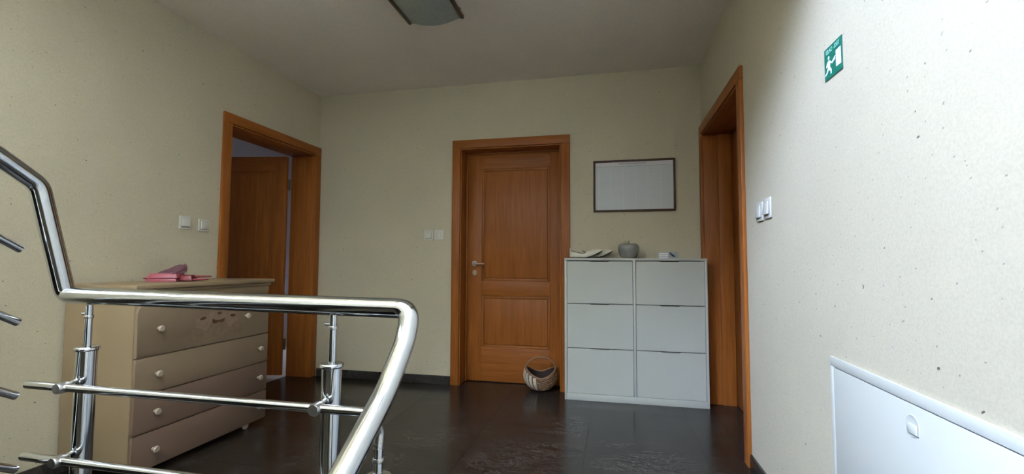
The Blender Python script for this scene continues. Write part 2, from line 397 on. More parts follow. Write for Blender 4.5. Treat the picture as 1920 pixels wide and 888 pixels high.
# stair flights (mostly outside the picture): down on the right, up on the left
st = tag(empty('stairs', (-0.4, 0.5, ZB)), kind='structure')
for k in range(1, 9):
    y1 = YF-(k-1)*0.28
    bx('step', (-0.42, XR, y1-0.28, y1-0.0005, max(ZB, -k*0.172-0.30), -k*0.172), M['stone'][k % 3], st)
for k in range(1, 9):
    y1 = 0.72-(k-1)*0.28
    bx('step', (XL, -1.42, y1-0.28, y1-0.0005, (k-1)*0.172-0.14, k*0.172), M['stone'][k % 3], st)
bx('upper_landing', (XL, XR, YR, 0.72-8*0.28-0.001, 1.30, 1.376), M['stone'][1], st)

# skirtings
SK = 0.07; st_ = 0.011
tag(multi('baseboard_back', [(XL+0.03, -1.348, YB-st_, YB, 0, SK), (-0.324, XR, YB-st_, YB, 0, SK)], M['skirt'], None, 0.001), kind='structure')
tag(bx('baseboard_left', (XL, XL+st_, YF, 2.633, 0, SK), M['skirt'], None, 0.001), kind='structure')
tag(bx('baseboard_right', (XR-st_, XR, YF, 2.573, 0, SK), M['skirt'], None, 0.001), kind='structure')

# ------------------------------------------------------------------ doors
CT, CW = 0.020, 0.072                          # casing thickness and width
TOP = 2.10
# --- back door, closed, leaf set back in its frame
d = tag(empty('door_1', (-0.836, YB, 0)), 'closed orange-brown panelled wooden door in the back wall', kind='structure')
xo0, xo1 = -1.346, -0.326
def casing_mould(name, boxes, mats, parent):
    for i, b_ in enumerate(boxes): bx(name, b_, mats[i], parent, 0.004)
casing_mould('casing', [(xo0, xo0+CW, YB-CT, YB, 0, TOP-CW), (xo1-CW, xo1, YB-CT, YB, 0, TOP-CW), (xo0, xo1, YB-CT, YB, TOP-CW, TOP)], [M['woodz'], M['woodz'], M['woodx']], d)
j0, j1, jt = D1[0]+0.026, D1[1]-0.026, 2.016    # inner faces of the lining
casing_mould('jamb', [(D1[0], j0, YB-0.004, YB+T, 0, jt), (j1, D1[1], YB-0.004, YB+T, 0, jt), (D1[0], D1[1], YB-0.004, YB+T, jt, D1[2])], [M['woodz'], M['woodz'], M['woodx']], d)
casing_mould('bead', [(xo0+CW+0.0015, j0+0.001, YB-0.011, YB-0.0005, 0, jt), (j1-0.001, xo1-CW-0.0015, YB-0.011, YB-0.0005, 0, jt), (xo0+CW+0.0015, xo1-CW-0.0015, YB-0.011, YB-0.0005, jt, TOP-CW-0.0015)], [M['woodz'], M['woodz'], M['woodx']], d)
ly = YB+0.150                                   # leaf face
casing_mould('door_stop', [(j0, j0+0.014, ly-0.022, ly-0.002, 0, jt-0.014), (j1-0.014, j1, ly-0.022, ly-0.002, 0, jt-0.014), (j0, j1, ly-0.022, ly-0.002, jt-0.014, jt)], [M['woodz'], M['woodz'], M['woodx']], d)
leaf = bx('leaf', (j0+0.003, j1-0.003, ly+0.0115, ly+0.040, 0.006, jt-0.003), M['woodz'], d)
px0, px1 = -1.122, -0.512
RA, RB, RC, RD = 0.30, 0.745, 0.878, 1.872      # lower panel bottom/top, upper panel bottom/top
for nm, dm, mt in (('stile', (j0+0.003, px0, ly, ly+0.015, 0.006, jt-0.003), 'woodz'), ('stile', (px1, j1-0.003, ly, ly+0.015, 0.006, jt-0.003), 'woodz'),
                   ('rail', (px0, px1, ly, ly+0.015, RD, jt-0.003), 'woodx'), ('rail', (px0, px1, ly-0.003, ly+0.015, RB, RC), 'woodx'), ('rail', (px0, px1, ly, ly+0.015, 0.006, RA), 'woodx')):
    bx(nm, dm, M[mt], leaf, 0.003)
for z0, z1 in ((RA, RB), (RC, RD)):
    m_ = 0.020                                   # panel moulding, then a raised field
    for dm, mt in (((px0, px0+m_, ly+0.0025, ly+0.0125, z0, z1), 'woodz'), ((px1-m_, px1, ly+0.0025, ly+0.0125, z0, z1), 'woodz'),
                   ((px0+m_, px1-m_, ly+0.0025, ly+0.0125, z0, z0+m_), 'woodx'), ((px0+m_, px1-m_, ly+0.0025, ly+0.0125, z1-m_, z1), 'woodx')):
        bx('moulding', dm, M[mt], leaf, 0.004, 2)
    bx('panel', (px0+m_+0.004, px1-m_-0.004, ly+0.0045, ly+0.0125, z0+m_+0.004, z1-m_-0.004), M['woodz'], leaf, 0.004, 3)
hx = -1.186
hd = tag(obj('handle', (lambda bm: (lathe(bm, [(0, -0.010), (0.024, -0.010), (0.026, -0.006), (0.026, 0.0), (0, 0)], (hx, ly, 1.030), 'y', 24), bm)[1])(bmesh.new()), M['steeld'], leaf, True), 'brushed metal lever handle')
bm = bmesh.new(); tube(bm, fillet([(hx, ly-0.008, 1.030), (hx, ly-0.052, 1.030), (hx+0.105, ly-0.056, 1.026)], 0.018), 0.0085, 14)
obj('lever', bm, M['copper'], leaf, True)
bm = bmesh.new(); lathe(bm, [(0, -0.008), (0.020, -0.008), (0.023, -0.004), (0.023, 0), (0, 0)], (hx, ly, 0.948), 'y', 24)
for v in bm.verts: v.co.z = 0.948+(v.co.z-0.948)*1.25
obj('escutcheon', bm, M['copper'], leaf, True)

# --- left door, standing open into the next room
d = tag(empty('door_2', (XL, 3.18, 0)), 'orange-brown door frame on the left wall with its door swung open into the dark room', kind='structure')
yo0, yo1 = 2.635, YB-0.001
fc = 0.075
casing_mould('casing', [(XL, XL+CT, yo0, yo0+CW, 0, TOP-CW), (XL, XL+CT, yo1-fc, yo1, 0, TOP-CW), (XL, XL+CT, yo0, yo1, TOP-CW, TOP)], [M['woodz'], M['woodz'], M['woody']], d)
k0, k1 = D2[0]+0.014, D2[1]-0.012
casing_mould('jamb', [(XL-T, XL+0.004, D2[0], k0, 0, jt), (XL-T, XL+0.004, k1, D2[1], 0, jt), (XL-T, XL+0.004, D2[0], D2[1], jt, D2[2])], [M['woodz'], M['woodz'], M['woody']], d)
bx('bead', (XL+0.0005, XL+0.011, k0, k1, jt, TOP-CW-0.0015), M['woody'], d, 0.004)
# leaf built along -x from the hinge, then turned 11 degrees
hp = Vector((XL-T-0.009, 3.634, 0)); ang = math.radians(11)
lf = empty('leaf_pivot', hp); bpy.data.objects.remove(lf)
def turned(bm):
    R = Matrix.Rotation(ang, 4, 'Z')
    for v in bm.verts: v.co = hp + R @ (v.co)
def tbox(name, dm, mat, parent, bev=0.003):
    bm = bmesh.new(); box(bm, *dm, bev=bev); turned(bm); return obj(name, bm, mat, parent, True, 35)
LW = 0.90
M['leafz'] = wood('door_leaf_veneer_upright', 'z'); M['leafx'] = M['woodx']
leaf = tbox('leaf', (-LW, 0, -0.034, -0.012, 0.02, 2.005), M['woodz'], d, 0.002)
for nm, dm, mt in (('stile', (-0.12, 0, -0.044, -0.033, 0.02, 2.005), 'woodz'), ('stile', (-LW, -LW+0.12, -0.044, -0.033, 0.02, 2.005), 'woodz'),
                   ('rail', (-LW+0.12, -0.12, -0.044, -0.033, 1.872, 2.005), 'woodx'), ('rail', (-LW+0.12, -0.12, -0.044, -0.033, RB, RC), 'woodx'), ('rail', (-LW+0.12, -0.12, -0.044, -0.033, 0.02, RA), 'woodx')):
    tbox(nm, dm, M[mt], leaf)
for z0, z1 in ((RA, RB), (RC, RD)): tbox('panel', (-LW+0.15, -0.15, -0.041, -0.033, z0+0.03, z1-0.03), M['woodz'], leaf, 0.003)
for z in (0.29, 1.75):
    bm = bmesh.new(); tube(bm, [(XL-T-0.012, 3.640, z-0.05), (XL-T-0.012, 3.640, z+0.05)], 0.012, 14); obj('hinge', bm, M['bronze'], d, True)

# --- right door: deep lining, leaf closed at the far side of the wall
d = tag(empty('door_3', (XR, 3.15, 0)), 'orange-brown doorway with deep lining in the right wall beside the white cabinet', kind='structure')
yo0 = 2.575
casing_mould('casing', [(XR-CT, XR, yo0, yo0+CW, 0, TOP-CW), (XR-CT, XR, yo1-fc, yo1, 0, TOP-CW), (XR-CT, XR, yo0, yo1, TOP-CW, TOP)], [M['woodz'], M['woodz'], M['woody']], d)
k0, k1 = D3[0]+0.016, D3[1]-0.014
casing_mould('jamb', [(XR-0.004, XR+T, D3[0], k0, 0, jt), (XR-0.004, XR+T, k1, D3[1], 0, jt), (XR-0.004, XR+T, D3[0], D3[1], jt, D3[2])], [M['woodz'], M['woodz'], M['woody']], d)
bx('bead', (XR-0.011, XR-0.0005, k0, k1, jt, TOP-CW-0.0015), M['woody'], d, 0.004)
bx('door_stop', (XR+0.10, XR+T-0.045, k1-0.014, k1-0.0005, 0, jt), M['woodz'], d, 0.002)
bx('door_stop', (XR+0.10, XR+T-0.045, k0+0.0005, k0+0.014, 0, jt), M['woodz'], d, 0.002)
leaf = bx('leaf', (XR+T-0.042, XR+T-0.004, k0+0.002, k1-0.002, 0.006, jt-0.003), M['woodz'], d, 0.002)
for z0, z1 in ((RA, RB), (RC, RD)): bx('panel', (XR+T-0.047, XR+T-0.040, k0+0.13, k1-0.13, z0, z1), M['woodz'], leaf, 0.003)

# ------------------------------------------------------------------ stair railing
RY = 0.909; XA, XB = -1.392, -0.420; RH = 0.950
r = tag(empty('stair_railing', (-0.9, RY, 0)), 'polished stainless steel stair railing with round handrail in the foreground', 'railing')
path = [(XA, RY-0.15-2.0, 1.229+0.045+2.0*0.675), (XA, RY-0.066, 1.232), (XA, RY+0.004, RH+0.004), (XB-0.0, RY-0.002, RH-0.006), (XB, RY-0.020, RH-0.066), (XB, RY-0.106, 0.797), (XB, RY-0.244, 0.706), (XB, RY-0.244-1.6, 0.706-1.6*0.66)]
bm = bmesh.new(); tube(bm, fillet(path, [0, 0.018, 0.022, 0.030, 0.04, 0.03, 0.05, 0], 10), 0.0212, 32)
obj('handrail', bm, M['steel'], r, True, 60)
def post(x, y, z0, zt, ztop, hinge=False):
    bm = bmesh.new(); lathe(bm, [(0.0212, z0), (0.0212, zt-0.004)], (x, y, 0), 'z', 32); p = obj('post', bm, M['steel'], r, True, 50)
    bm = bmesh.new(); lathe(bm, [(0, zt-0.008), (0.0225, zt-0.008), (0.0255, zt-0.005), (0.0255, zt), (0.024, zt+0.002), (0, zt+0.002)], (x, y, 0), 'z', 32); obj('cap', bm, M['steel'], p, True, 40)
    bm = bmesh.new(); tube(bm, [(x, y, zt), (x, y, ztop)], 0.0082, 16); obj('pin', bm, M['steel'], p, True, 50)
    bm = bmesh.new(); lathe(bm, [(0, ztop-0.034), (0.0095, ztop-0.034), (0.0105, ztop-0.030), (0.0095, ztop-0.026), (0, ztop-0.026)], (x, y, 0), 'z', 20); obj('collar', bm, M['steeld'], p, True)
    if not hinge:
        bm = bmesh.new(); tube(bm, [(x-0.016, y-0.004, ztop-0.022), (x-0.002, y-0.004, ztop-0.022)], 0.003, 10); obj('grub_screw', bm, M['steel'], p, True)
    bm = bmesh.new(); lathe(bm, [(0, z0), (0.045, z0), (0.045, z0+0.006), (0.03, z0+0.010), (0, z0+0.010)], (x, y, 0), 'z', 32); obj('base_flange', bm, M['steel'], p, True)
    return p
post(-1.304, RY, 0.0, 0.824, RH-0.019)
post(-0.606, RY, 0.0, 0.818, RH-0.023)
p3 = post(XB+0.004, 0.772, -0.172, 0.655, 0.715, True)
bm = bmesh.new(); tube(bm, fillet([(XB+0.004, 0.772, 0.705), (XB+0.004, 0.776, 0.735), (XB, 0.752, 0.762)], 0.008), 0.0085, 16); obj('hinge', bm, M['steeld'], p3, True)
BY = 0.862
for z, x1 in ((0.736, -0.468), (0.562, -0.468)):
    bm = bmesh.new(); tube(bm, [(-1.420, BY, z), (x1, BY, z)], 0.0098, 18); cb = obj('crossbar', bm, M['steel'], r, True, 50)
    for x in (-1.304, -0.606):
        bm = bmesh.new(); tube(bm, fillet([(x, RY-0.015, z+0.010), (x, RY-0.030, z+0.008), (x, BY+0.004, z)], 0.006), 0.0045, 12)
        lathe(bm, [(0, -0.016), (0.0115, -0.016), (0.0135, -0.012), (0.0135, 0.007), (0, 0.007)], (x, BY, z), 'y', 20)
        obj('bar_holder', bm, M['steeld'], cb, True)
for z, y in ((1.070, 0.812), (0.896, 0.815), (0.722, 0.820), (0.548, 0.828)):
    bm = bmesh.new(); tube(bm, [(XA+0.006, y, z), (XA+0.006, y-1.6, z+1.6*0.62)], 0.0092, 18); obj('crossbar', bm, M['steel'], r, True, 50)

# ------------------------------------------------------------------ dresser against the left wall
DX, DY0, DY1 = -2.212, 1.742, 2.605
d = tag(empty('dresser', (-2.43, 2.17, 0)), 'cream chest of four drawers with round knobs behind the steel railing', 'dresser')
XBK = XL+0.014
bx('body', (XBK, DX-0.012, DY0, DY1, 0.045, 0.895), M['cream'], d, 0.004)
bx('top', (XBK, DX+0.026, DY0-0.022, DY1+0.016, 0.905, 0.927), M['cream'], d, 0.005)
bx('top_moulding', (XBK, DX+0.008, DY0-0.010, DY1+0.006, 0.885, 0.906), M['cream'], d, 0.006, 3)
bx('apron', (DX-0.0125, DX-0.004, DY0+0.004, DY1-0.004, 0.842, 0.888), M['cream'], d, 0.003)
zz = [(0.578, 0.838), (0.398, 0.572), (0.214, 0.392), (0.034, 0.208)]
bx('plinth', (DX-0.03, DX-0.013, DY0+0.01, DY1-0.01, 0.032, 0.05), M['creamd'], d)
for i, (z0, z1) in enumerate(zz):
    y0, y1 = DY0+0.006, DY1-0.006
    bm = bmesh.new(); xb, xf = DX-0.0118, DX+0.004
    if i == 0:
        pts = [(xb, y0, z0), (xb, y1, z0)]; R = 0.05
        for k in range(7): a = k/6*math.pi/2; pts.append((xb, y1-R+R*math.cos(a), z1-R+R*math.sin(a)))
        for k in range(7): a = math.pi/2+k/6*math.pi/2; pts.append((xb, y0+R+R*math.cos(a), z1-R+R*math.sin(a)))
        prism(bm, pts, (xf-xb, 0, 0))
        eds = [e for e in bm.edges if all(abs(v.co.x-xf) < 1e-6 for v in e.verts)]
        bmesh.ops.bevel(bm, geom=eds, offset=0.004, segments=2, profile=0.5, affect='EDGES')
    else: box(bm, xb, xf, y0, y1, z0, z1, bev=0.003)
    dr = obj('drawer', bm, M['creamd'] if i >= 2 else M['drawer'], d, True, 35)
    zk = (0.708, 0.486, 0.303, 0.122)[i]
    for yk in ((1.852, 2.405) if i == 0 else (1.852, 2.522)):
        bm = bmesh.new(); lathe(bm, [(0, 0), (0.008, 0), (0.007, 0.010), (0.015, 0.016), (0.0165, 0.022), (0.013, 0.029), (0, 0.031)], (xf-0.0005, yk, zk), 'x', 20)
        obj('knob', bm, M['knob'], dr, True)
    if i == 0:
        # faded printed teddy bears, flat transfer on the drawer front
        def blob(name, cy, cz, ry, rz, mat, lift, rot=0.0, n=24):
            bm = bmesh.new(); P = []
            for k in range(n):
                a = 2*math.pi*k/n; u, w = ry*math.cos(a), rz*math.sin(a)
                P.append((xf+lift*0.5, cy+u*math.cos(rot)-w*math.sin(rot), cz+u*math.sin(rot)+w*math.cos(rot)))
            prism(bm, P, (lift*0.5, 0, 0)); return bm
        parts = []
        def add(mats, *a, **k): parts.append((mats, blob('x', *a, **k)))
        add('bear2', 2.205, 0.735, 0.062, 0.050, None, 0.0004)
        add('bear2', 2.110, 0.700, 0.052, 0.046, None, 0.0005); add('bear2', 2.300, 0.700, 0.052, 0.046, None, 0.0005)
        add('bear1', 2.205, 0.655, 0.070, 0.055, None, 0.0006)
        add('bear1', 2.075, 0.642, 0.042, 0.036, None, 0.0006); add('bear1', 2.335, 0.650, 0.040, 0.034, None, 0.0006)
        add('bear2', 2.205, 0.725, 0.040, 0.026, None, 0.0008)
        add('bear3', 2.106, 0.726, 0.020, 0.0085, None, 0.0010, rot=0.15); add('bear3', 2.306, 0.722, 0.020, 0.0085, None, 0.0010, rot=-0.1)
        add('bear3', 2.212, 0.745, 0.016, 0.008, None, 0.0011)
        for key in ('bear1', 'bear2', 'bear3'):
            bm = bmesh.new()
            for mk, b_ in parts:
                if mk != key: continue
                me = bpy.data.meshes.new('t'); b_.to_mesh(me); bm.from_mesh(me); bpy.data.meshes.remove(me)
            if key == 'bear3':     # bow under the muzzle
                prism(bm, [(xf+0.0006, y, z) for y, z in ((2.165, 0.717), (2.185, 0.709), (2.207, 0.706), (2.229, 0.708), (2.252, 0.716), (2.246, 0.696), (2.228, 0.688), (2.208, 0.695), (2.188, 0.688), (2.166, 0.694))], (0.0006, 0, 0))
            tag(obj('printed_motif', bm, M[key], dr), 'faded teddy bear print')
for x in (XBK+0.05, DX-0.022):
    for y in (DY0+0.10, DY1-0.145):
        bm = bmesh.new(); lathe(bm, [(0, -0.009), (0.018, -0.009), (0.022, -0.005), (0.022, 0.005), (0.018, 0.009), (0, 0.009)], (x, y, 0.0222), 'x', 24)
        box(bm, x-0.012, x+0.012, y-0.012, y+0.012, 0.034, 0.047)
        obj('caster', bm, M['knob'], d, True)

# pink toy on the dresser
TZ = 0.9275
t = tag(empty('toy_case', (-2.44, 2.10, TZ)), 'bright pink plastic toy case with mauve flap lying open on the cream dresser', 'toy')
def tp(u, v, z): # local frame: u to the right in the picture, v away
    a = math.radians(22); return (-2.44+u*math.cos(a)-v*math.sin(a), 2.10+u*math.sin(a)+v*math.cos(a), TZ+z)
def frust(name, u0, u1, v0, v1, z0, z1, ins, mat, parent, bev=0.004):
    bm = bmesh.new(); lo = [(u0, v0), (u1, v0), (u1, v1), (u0, v1)]; hi = [(u0+ins, v0+ins), (u1-ins, v0+ins), (u1-ins, v1-ins), (u0+ins, v1-ins)]
    a = [bm.verts.new(tp(u, v, z0)) for u, v in lo]; b_ = [bm.verts.new(tp(u, v, z1)) for u, v in hi]
    bm.faces.new(a[::-1]); bm.faces.new(b_)
    for k in range(4): bm.faces.new((a[k], a[(k+1) % 4], b_[(k+1) % 4], b_[k]))
    bmesh.ops.bevel(bm, geom=bm.edges[:], offset=bev, segments=2, profile=0.5, affect='EDGES')
    return obj(name, bm, mat, parent, True, 40)
frust('tray', -0.095, 0.060, -0.055, 0.055, 0.0, 0.022, 0.006, M['pink'], t)
frust('lid', -0.090, 0.062, -0.052, 0.052, 0.0225, 0.046, 0.010, M['pink'], t)
frust('rim', -0.100, 0.066, -0.060, 0.060, 0.0205, 0.0245, 0.001, M['pink'], t, 0.001)
# arched mauve flap rising at the right end of the case
bm = bmesh.new(); P = [(-0.085, 0.046), (-0.055, 0.060), (-0.02, 0.072), (0.01, 0.088), (0.035, 0.096), (0.058, 0.092), (0.070, 0.076), (0.070, 0.055), (0.055, 0.046)]
P2 = fillet([(u, 0, z) for u, z in P], 0.006, 3)
prism(bm, [tp(q.x, 0.030, q.z) for q in P2], Vector(tp(0, 0.036, 0))-Vector(tp(0, 0.030, 0)))
obj('flap', bm, M['purple'], t)
bm = bmesh.new(); tube(bm, fillet([tp(0.030, -0.040, 0.046), tp(0.062, -0.02, 0.060), tp(0.074, 0.02, 0.075), tp(0.058, 0.033, 0.094)], 0.02), 0.007, 12); obj('flap_edge', bm, M['purple'], t, True)
frust('tail', 0.060, 0.130, -0.035, 0.035, 0.004, 0.036, 0.010, M['red'], t)
for v, z in ((-0.016, 0.010), (0.022, 0.026)):
    bm = bmesh.new(); tube(bm, [tp(0.12, v, z), tp(0.205, v*0.9, z+0.002)], 0.0075, 12, True, 0.004); obj('prong', bm, M['red'], t, True)
bm = bmesh.new(); tube(bm, [tp(-0.095, 0, 0.014), tp(-0.135, 0.0, 0.018)], 0.013, 12, True, 0.003); obj('tip', bm, M['red'], t, True)

# ------------------------------------------------------------------ shoe cabinet
cx0, cx1, cy, ch = -0.354, 0.683, 3.529, 1.076
d = tag(empty('shoe_cabinet', (0.165, 3.62, 0)), 'white shoe cabinet with six tilting flaps between the two doors', 'cabinet')
cb = YB-0.0125
tk = 0.018
bx('side_panel', (cx0, cx0+tk, cy, cb, 0, ch-tk), M['white'], d, 0.001)
bx('side_panel', (cx1-tk, cx1, cy, cb, 0, ch-tk), M['white'], d, 0.001)
bx('top_panel', (cx0-0.001, cx1+0.001, cy-0.002, cb, ch-tk, ch), M['white'], d, 0.001)
cm = 0.169
bx('divider', (cm-0.009, cm+0.009, cy, cb, 0.05, ch-tk), M['white'], d, 0.001)
bx('back_panel', (cx0+tk, cx1-tk, cb-0.006, cb-0.001, 0.05, ch-tk), M['inner'], d)
bx('plinth', (cx0+tk, cx1-tk, cy, cy+0.016, 0, 0.050), M['white'], d, 0.001)
for a, b_ in ((cx0+tk, cm-0.009), (cm+0.009, cx1-tk)):
    for z0, z1 in ((0.053, 0.3885), (0.394, 0.7255), (0.731, 1.052)):
        x0, x1 = a+0.003, b_-0.003; mx = (x0+x1)/2
        bm = bmesh.new(); nd = 0.006
        prism(bm, [(x0, cy+0.001, z0), (x1, cy+0.001, z0), (x1, cy+0.001, z1), (mx+0.072, cy+0.001, z1), (mx+0.060, cy+0.001, z1-nd), (mx-0.060, cy+0.001, z1-nd), (mx-0.072, cy+0.001, z1), (x0, cy+0.001, z1)], (0, 0.016, 0))
        fp = obj('flap', bm, M['white'], d)
        bx('finger_pull', (mx-0.07, mx+0.07, cy+0.018, cy+0.028, z1-0.03, z1-0.004), M['white'], fp, 0.001)

# things on the cabinet
def shoe(name, ox, oy, rot, label):
    root = tag(empty(name, (ox, oy, ch)), label, 'shoe', 'pair of cream shoes on the white cabinet')
    Rz = Matrix.Rotation(rot, 4, 'Z')
    def P(s, w, z): return Vector((ox, oy, ch)) + Rz @ Vector((s, w, z))
    L = 0.25
    def hw(t): return 0.030+0.014*math.sin(min(1, t*1.25)*math.pi*0.5)-0.034*max(0, (t-0.82)/0.18)**2+(-0.012*max(0, (0.12-t)/0.12)**2)
    def sz(t): return 0.001+0.052*max(0, (t-0.45)/0.55)**1.7      # toe spring
    n = 24
    # sole
    bm = bmesh.new(); top = []; bot = []
    for k in range(n+1):
        t_ = k/n; s = t_*L-L/2; w = max(0.004, hw(t_)); z = sz(t_)
        top.append((bm.verts.new(P(s, -w, z+0.008)), bm.verts.new(P(s, w, z+0.008)))); bot.append((bm.verts.new(P(s, -w*0.96, z)), bm.verts.new(P(s, w*0.96, z))))
    for k in range(n):
        for A in (top, bot): bm.faces.new((A[k][0], A[k+1][0], A[k+1][1], A[k][1]))
        for q in (0, 1): bm.faces.new((top[k][q], top[k+1][q], bot[k+1][q], bot[k][q]))
    bm.faces.new((top[0][0], top[0][1], bot[0][1], bot[0][0])); bm.faces.new((top[n][0], top[n][1], bot[n][1], bot[n][0]))
    obj('sole', bm, M['sole'], root, True, 40)
    # upper: closed toe box at the front, open collar with raised heel at the back
    bm = bmesh.new(); rows = []; m_ = 14
    def ht(t): return 0.074-0.030*min(1, t/0.35) if t < 0.42 else 0.044+0.006*math.sin((t-0.42)/0.4*math.pi)-0.030*max(0, (t-0.75)/0.25)**1.5
    for k in range(n+1):
        t_ = k/n; s = t_*L-L/2; w = max(0.004, hw(t_))*1.03; z = sz(t_)+0.006; hh = max(0.006, ht(t_))
        row = []
        for q in range(m_+1):
            a = math.pi*q/m_
            row.append(bm.verts.new(P(s, -w*math.cos(a), z+hh*math.sin(a)**0.7)))
        rows.append(row)
    for k in range(n):
        for q in range(m_):
            if 1 <= k < 12 and 3 <= q < m_-3: continue            # foot opening
            bm.faces.new((rows[k][q], rows[k+1][q], rows[k+1][q+1], rows[k][q+1]))
    bm.faces.new(rows[0]); bm.faces.new(rows[n][::-1])
    o = obj('upper', bm, M['shoe'], root, True, 60)
    sm = o.modifiers.new('thickness', 'SOLIDIFY'); sm.thickness = 0.0025
    bm = bmesh.new(); lp = []
    for k in range(1, 13): t_ = k/n; s = t_*L-L/2; w = hw(t_)*1.03; a = math.pi*3/m_; lp.append(P(s, -w*math.cos(a), sz(t_)+0.006+ht(t_)*math.sin(a)**0.7))
    tube(bm, lp, 0.0028, 8); obj('binding', bm, M['lining'], root, True)
    return root
shoe('slip_on_shoe', -0.192, 3.580, 0.0, 'cream slip-on shoe nearest the door, toe turned up, on the white cabinet')
shoe('slip_on_shoe', -0.112, 3.672, 0.0, 'cream shoe behind the other, its dark sole beside the grey apple')

a = tag(empty('ceramic_apple', (0.132, 3.615, ch)), 'grey glazed ceramic apple with a stem on the white cabinet', 'ornament')
bm = bmesh.new()
pr = [(0, 0.004), (0.030, 0.001), (0.046, 0.0), (0.058, 0.008), (0.070, 0.030), (0.079, 0.058), (0.081, 0.080), (0.074, 0.102), (0.058, 0.113), (0.040, 0.113), (0.022, 0.106), (0.010, 0.098), (0, 0.095)]
q = fillet([(r_, 0, z_) for r_, z_ in pr], 0.008, 3)
lathe(bm, [(max(0, v.x), v.z) for v in q], (0.132, 3.615, ch), 'z', 40); obj('fruit_body', bm, M['apple'], a, True, 70)
bm = bmesh.new(); tube(bm, fillet([(0.132, 3.615, ch+0.092), (0.133, 3.615, ch+0.115), (0.139, 3.613, ch+0.136)], 0.01), 0.0035, 10); obj('stem', bm, M['stem'], a, True)

p = tag(empty('small_packet', (0.418, 3.60, ch)), 'small white and grey packet with a black slanting mark lying on the cabinet', 'packet')
bx('white_box', (0.350, 0.420, 3.565, 3.640, ch, ch+0.046), M['paper'], p, 0.002)
for z in (0.013, 0.028, 0.043): bx('edge_line', (0.351, 0.420, 3.5644, 3.566, ch+z-0.0015, ch+z+0.0015), M['greycard'], p)
bx('grey_box', (0.4202, 0.488, 3.562, 3.642, ch, ch+0.047), M['greycard'], p, 0.002)
bm = bmesh.new(); prism(bm, [(x, 3.5618, ch+z) for x, z in ((0.422, 0.043), (0.434, 0.043), (0.468, 0.016), (0.464, 0.010), (0.446, 0.014))], (0, -0.0006, 0)); obj('black_mark', bm, M['black'], p)

# ------------------------------------------------------------------ basket by the door
BC = Vector((-0.572, 3.742, 0)); BR_ = 0.132
b_ = tag(empty('wicker_basket', BC), 'small round wicker basket with an arched handle on the floor by the closed door', 'basket')
hrot = math.radians(10)
def rim_h(a): # a measured from the picture-right direction
    return 0.118+0.062*abs(math.cos(a))**1.6
def bp(a, z, off=0.0):
    zc = 0.125; R = math.sqrt(max(0.0, BR_**2-((z-zc)*1.02)**2)) if z < zc else BR_*(1-0.25*((z-zc)/0.1)**2)
    R = max(R, 0.03)+off
    return BC + Vector((R*math.cos(a+hrot), R*math.sin(a+hrot), z))
nst = 32
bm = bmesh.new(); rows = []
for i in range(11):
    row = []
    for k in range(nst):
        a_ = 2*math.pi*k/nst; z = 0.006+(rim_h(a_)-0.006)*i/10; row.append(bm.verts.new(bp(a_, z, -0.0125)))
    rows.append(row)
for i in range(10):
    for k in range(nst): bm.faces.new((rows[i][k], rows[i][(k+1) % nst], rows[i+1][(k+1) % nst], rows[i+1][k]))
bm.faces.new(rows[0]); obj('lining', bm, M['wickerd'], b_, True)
for k in range(nst):                                   # upright stakes
    a_ = 2*math.pi*(k+0.5)/nst
    for_lo = 0.004
    bm = bmesh.new(); pts = [bp(a_, for_lo+(rim_h(a_)-for_lo)*i/9, -0.002) for i in range(10)]
    tube(bm, pts, 0.0035, 6); obj('stake', bm, M['wicker'], b_, True)
for i in range(7):                                     # woven wands in and out of the stakes
    bm = bmesh.new(); pts = []
    for k in range(nst*3+1):
        a_ = 2*math.pi*k/(nst*3); f = (i+0.7)/7.4
        pts.append(bp(a_, 0.006+(rim_h(a_)-0.006)*f, 0.0042*math.cos(a_*nst/2+i*math.pi)))
    tube(bm, pts, 0.0062, 6, False); obj('wand', bm, M['wicker'], b_, True)
for k in range(5):                                     # broad pale splints on the left
    a0 = math.radians(188+k*15); da = math.radians(5.2)
    bm = bmesh.new(); L_ = []; R_ = []
    for i in range(9):
        a_ = a0; z = 0.016+(rim_h(a_)-0.022)*i/8
        L_.append(bp(a0-da, z, 0.0115)); R_.append(bp(a0+da, z, 0.0115))
    va = [bm.verts.new(v) for v in L_]; vb = [bm.verts.new(v) for v in R_]
    vc = [bm.verts.new(v+(BC+Vector((0, 0, v.z))-v).normalized()*0.003) for v in L_]; vd = [bm.verts.new(v+(BC+Vector((0, 0, v.z))-v).normalized()*0.003) for v in R_]
    for i in range(8):
        bm.faces.new((va[i], va[i+1], vb[i+1], vb[i])); bm.faces.new((vc[i], vc[i+1], vd[i+1], vd[i]))
        bm.faces.new((va[i], va[i+1], vc[i+1], vc[i])); bm.faces.new((vb[i], vb[i+1], vd[i+1], vd[i]))
    bm.faces.new((va[0], vb[0], vd[0], vc[0])); bm.faces.new((va[8], vb[8], vd[8], vc[8]))
    obj('splint', bm, M['wickerl'], b_, True, 40)
bm = bmesh.new(); pts = [bp(2*math.pi*k/64, rim_h(2*math.pi*k/64), 0.0) for k in range(65)]; tube(bm, pts, 0.0085, 8, False); obj('rim', bm, M['wicker'], b_, True)
bm = bmesh.new(); pts = []
for k in range(25):
    a_ = math.pi*k/24; q = Vector((math.cos(hrot), math.sin(hrot), 0)); pts.append(BC + q*(BR_-0.006)*math.cos(a_) + Vector((0, 0, 0.165+0.098*math.sin(a_))))
tube(bm, pts, 0.0065, 8); obj('handle', bm, M['wicker'], b_, True)

